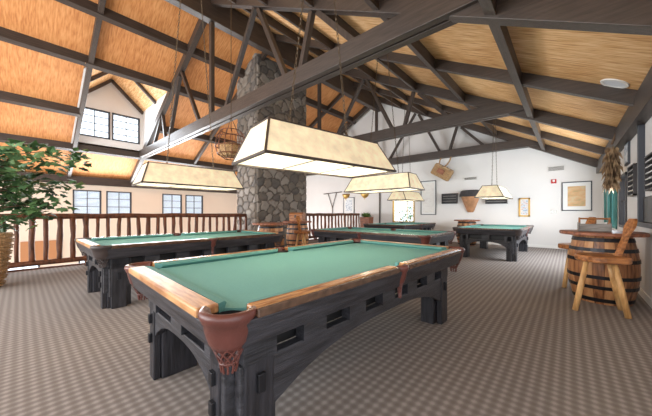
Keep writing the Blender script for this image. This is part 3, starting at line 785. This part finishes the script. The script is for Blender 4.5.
# ---------------------------------------------------------------- right wall
def rw_thing(name, y, z, parts, label, cat, group=None):
    r = empty(name, (XR_, y, z)); r.rotation_euler = (0, 0, PI/2); tag(r, label, cat, group)
    # local x -> world y, local -y... rotate +90: local (x,y) -> world (-y, x); wall side local y<0 -> +X, so use positive y into the room
    for nm, mb, m, bv in parts: mb.build(nm, m, r, bevel=bv)
    return r
# big cue rack panel
fr = MB().box(-.46, .74, .0, .02, -.84, -.50)
fp = MB().box(.70, .78, .0, .065, -.86, .80).box(-.50, .78, .0, .10, -.90, -.84).box(-.50, -.42, 0, .065, -.86, .80)
rw_thing('cue_rack', 5.06, 1.92, [('back_panel', fr, 'dark_panel', 0), ('frame', fp, 'window_frame', .006)], 'tall dark framed cue rack on the right wall beside the barrel', 'rack')
def rslots(y, z, w, h, d, rows, lb, yoff=0):
    a = MB().box(-w, w, 0, .015, -h, h).box(-w, w, 0, d, h-.02, h).box(-w, w, 0, d, -h, -h+.02).box(-w, -w+.02, 0, d, -h, h).box(w-.02, w, 0, d, -h, h)
    b = MB()
    for i in range(1, rows): zz = -h+2*h*i/rows; b.box(-w+.02, w-.02, 0, d-.005, zz-.009, zz+.009)
    o = rw_thing('ball_rack', y, z, [('case', a, 'dark_panel', 0), ('shelf', b, 'steel', 0)], lb, 'rack', 'slotted racks on the right wall')
    o.location.x -= yoff
rslots(5.10, 1.70, .26, .22, .065, 6, 'black slotted ball rack mounted inside the big cue rack', 0)
rslots(6.42, 1.71, .27, .24, .065, 6, 'black slotted ball rack on the right wall beyond the cue rack')
r = rw_thing('framed_picture', 7.15, 2.25, [('frame', MB().box(-.20, .20, 0, .03, -.20, .20), 'window_frame', .004), ('picture', MB().box(-.16, .16, .03, .034, -.16, .16), 'art_grey', 0)], 'small grey picture high on the right wall above a window', 'picture')
# teal curtains
for y, lb in ((8.50, 'teal curtain at the near edge of the second right wall window'), (9.47, 'teal curtain hanging between the two far right wall windows'), (10.5, 'teal curtain at the corner end of the right wall windows')):
    vs = []; mb = MB(); n = 24
    for i in range(n+1):
        u = -.05+.10*i/n; dx = .05+.025*math.sin(i*1.6)
        vs += [(-dx, u, .95), (-dx, u, 1.85), (-dx+.004, u, .95), (-dx+.004, u, 1.85)]
    fs = []
    for i in range(n):
        a = 4*i; b = a+4; fs += [(a, b, b+1, a+1), (a+2, a+3, b+3, b+2), (a, a+2, b+2, b), (a+1, b+1, b+3, a+3)]
    fs += [(0, 1, 3, 2), (4*n, 4*n+2, 4*n+3, 4*n+1)]
    mb.add(vs, fs); o = mb.build('curtain', 'teal', loc=(XR_, y, 0)); tag(o, lb, 'curtain', 'teal curtains')
# dried bundle
r = empty('dried_bundle', (.62, 7.45, 2.38)); tag(r, 'shaggy brown dried plant bundle hanging high on the right wall', 'wall hanging')
mb = MB(); rg = random.Random(9)
for k in range(420):
    a = rg.uniform(0, 2*PI); rr = rg.uniform(.01, .09); z0 = rg.uniform(-.62, .10); L = rg.uniform(.10, .24)
    wd = (1-abs(z0+.3)/.7)*1.0+.25
    p = Vector((math.cos(a)*rr*wd, math.sin(a)*rr*wd, z0)); d = Vector((math.cos(a)*.25+rg.uniform(-.2, .2), math.sin(a)*.25+rg.uniform(-.2, .2), -1)).normalized(); sd = d.cross(Vector((rg.uniform(-1, 1), rg.uniform(-1, 1), .2))).normalized()*rg.uniform(.012, .03)
    mb.add([p, p+d*L*.5+sd, p+d*L, p+d*L*.5-sd], [(0, 1, 2), (0, 2, 3)])
mb.build('dried_leaves', 'straw', r)
MB().tube([(0, 0, .12), (.05, 0, .3), (.12, 0, .36)], .02, 6).build('cord', 'bark', r)
# ceiling speaker / light on the right slope
xs = .47
r = empty('ceiling_speaker', (xs, 5.33, zc(xs))); r.rotation_euler = (0, math.atan(SL), 0); tag(r, 'round white recessed speaker on the ceiling slope near the right wall', 'speaker')
MB().lathe([(.115, -.012), (.15, -.012), (.155, 0), (.15, .01), (.115, .01), (.115, -.012)], 28).build('bezel', 'white_paint', r)
MB().lathe([(0, -.004), (.116, -.006)], 28).build('mesh_cover', 'blind', r)

# ---------------------------------------------------------------- wire basket hung near the chimney
r = empty('hanging_wire_basket', (-4.4, 2.45, 2.15)); r.scale = (1.2, 1.2, 1.2); tag(r, 'round woven wire basket hanging left of the nearest lamp', 'hanging basket')
mb = MB()
pr_ = [(.10, .0), (.19, .06), (.22, .17), (.20, .30), (.14, .40)]
for rr, z in pr_: mb.tube([(rr*math.cos(2*PI*k/20), rr*math.sin(2*PI*k/20), z) for k in range(21)], .007, 5, cap=False)
for k in range(14):
    a = 2*PI*k/14; mb.tube([(rr*math.cos(a), rr*math.sin(a), z) for rr, z in pr_], .005, 5)
mb.build('wire_cage', 'log', r)
MB().tube([(0, 0, .40), (0, 0, (zc(-4.4)-2.15)/1.2)], .005, 5).tube([(-.14, 0, .4), (0, 0, .6), (.14, 0, .4)], .005, 5).build('hanger', 'chain', r)
MB().lathe([(0, .01), (.15, .03), (.18, .10), (.15, .2), (0, .24)], 14).build('wicker_core', 'wicker', r)

# ---------------------------------------------------------------- atrium below / outside
tag(MB().box(0, .05, -.55, .55, 0, .85).build('wood_panel', 'orange_panel', loc=(XL+.01, .55, -.72)), 'orange wooden board on the atrium wall behind the railing', 'panel')
def bush(x, y, z, rad, lb, seed, mt='leaf_light', kind='shrub'):
    r = empty('shrub', (x, y, z)); tag(r, lb, 'shrub', 'shrubs seen through the railing'); rg = random.Random(seed); mb = MB()
    for k in range(500):
        d = Vector((rg.gauss(0, 1), rg.gauss(0, 1), rg.gauss(0, 1))).normalized(); p = d*rad*rg.uniform(.5, 1)+Vector((0, 0, rad)); s = rg.uniform(.06, .13)
        u = d.cross(Vector((rg.uniform(-1, 1), rg.uniform(-1, 1), 1))).normalized(); v = d.cross(u)
        mb.add([p-u*s*.5, p+v*s*.35, p+u*s*.6, p-v*s*.35], [(0, 1, 2, 3)])
    mb.build('foliage', mt, r); MB().tube([(0, 0, 0), (0, 0, rad)], .03, 6).build('stem', 'bark', r)
bush(-6.6, 14.5, 0, 1.0, 'garden shrub outside the gilt framed window of the far wall', 8)
bush(-12.4, 1.5, -3.0, .98, 'green indoor shrub in the atrium seen through the left railing bars', 1)
bush(-12.6, 4.3, -3.0, 1.05, 'green indoor shrub in the atrium behind the left pool table', 2)
for x, y, rad, lb in ((-18, 2.5, 1.6, 'garden shrub outside the left lower windows'), (-18.5, 6.5, 2.0, 'larger garden shrub outside the lower left windows')):
    bush(x, y, -3.0, rad, lb, int(x*-3), 'leaf')
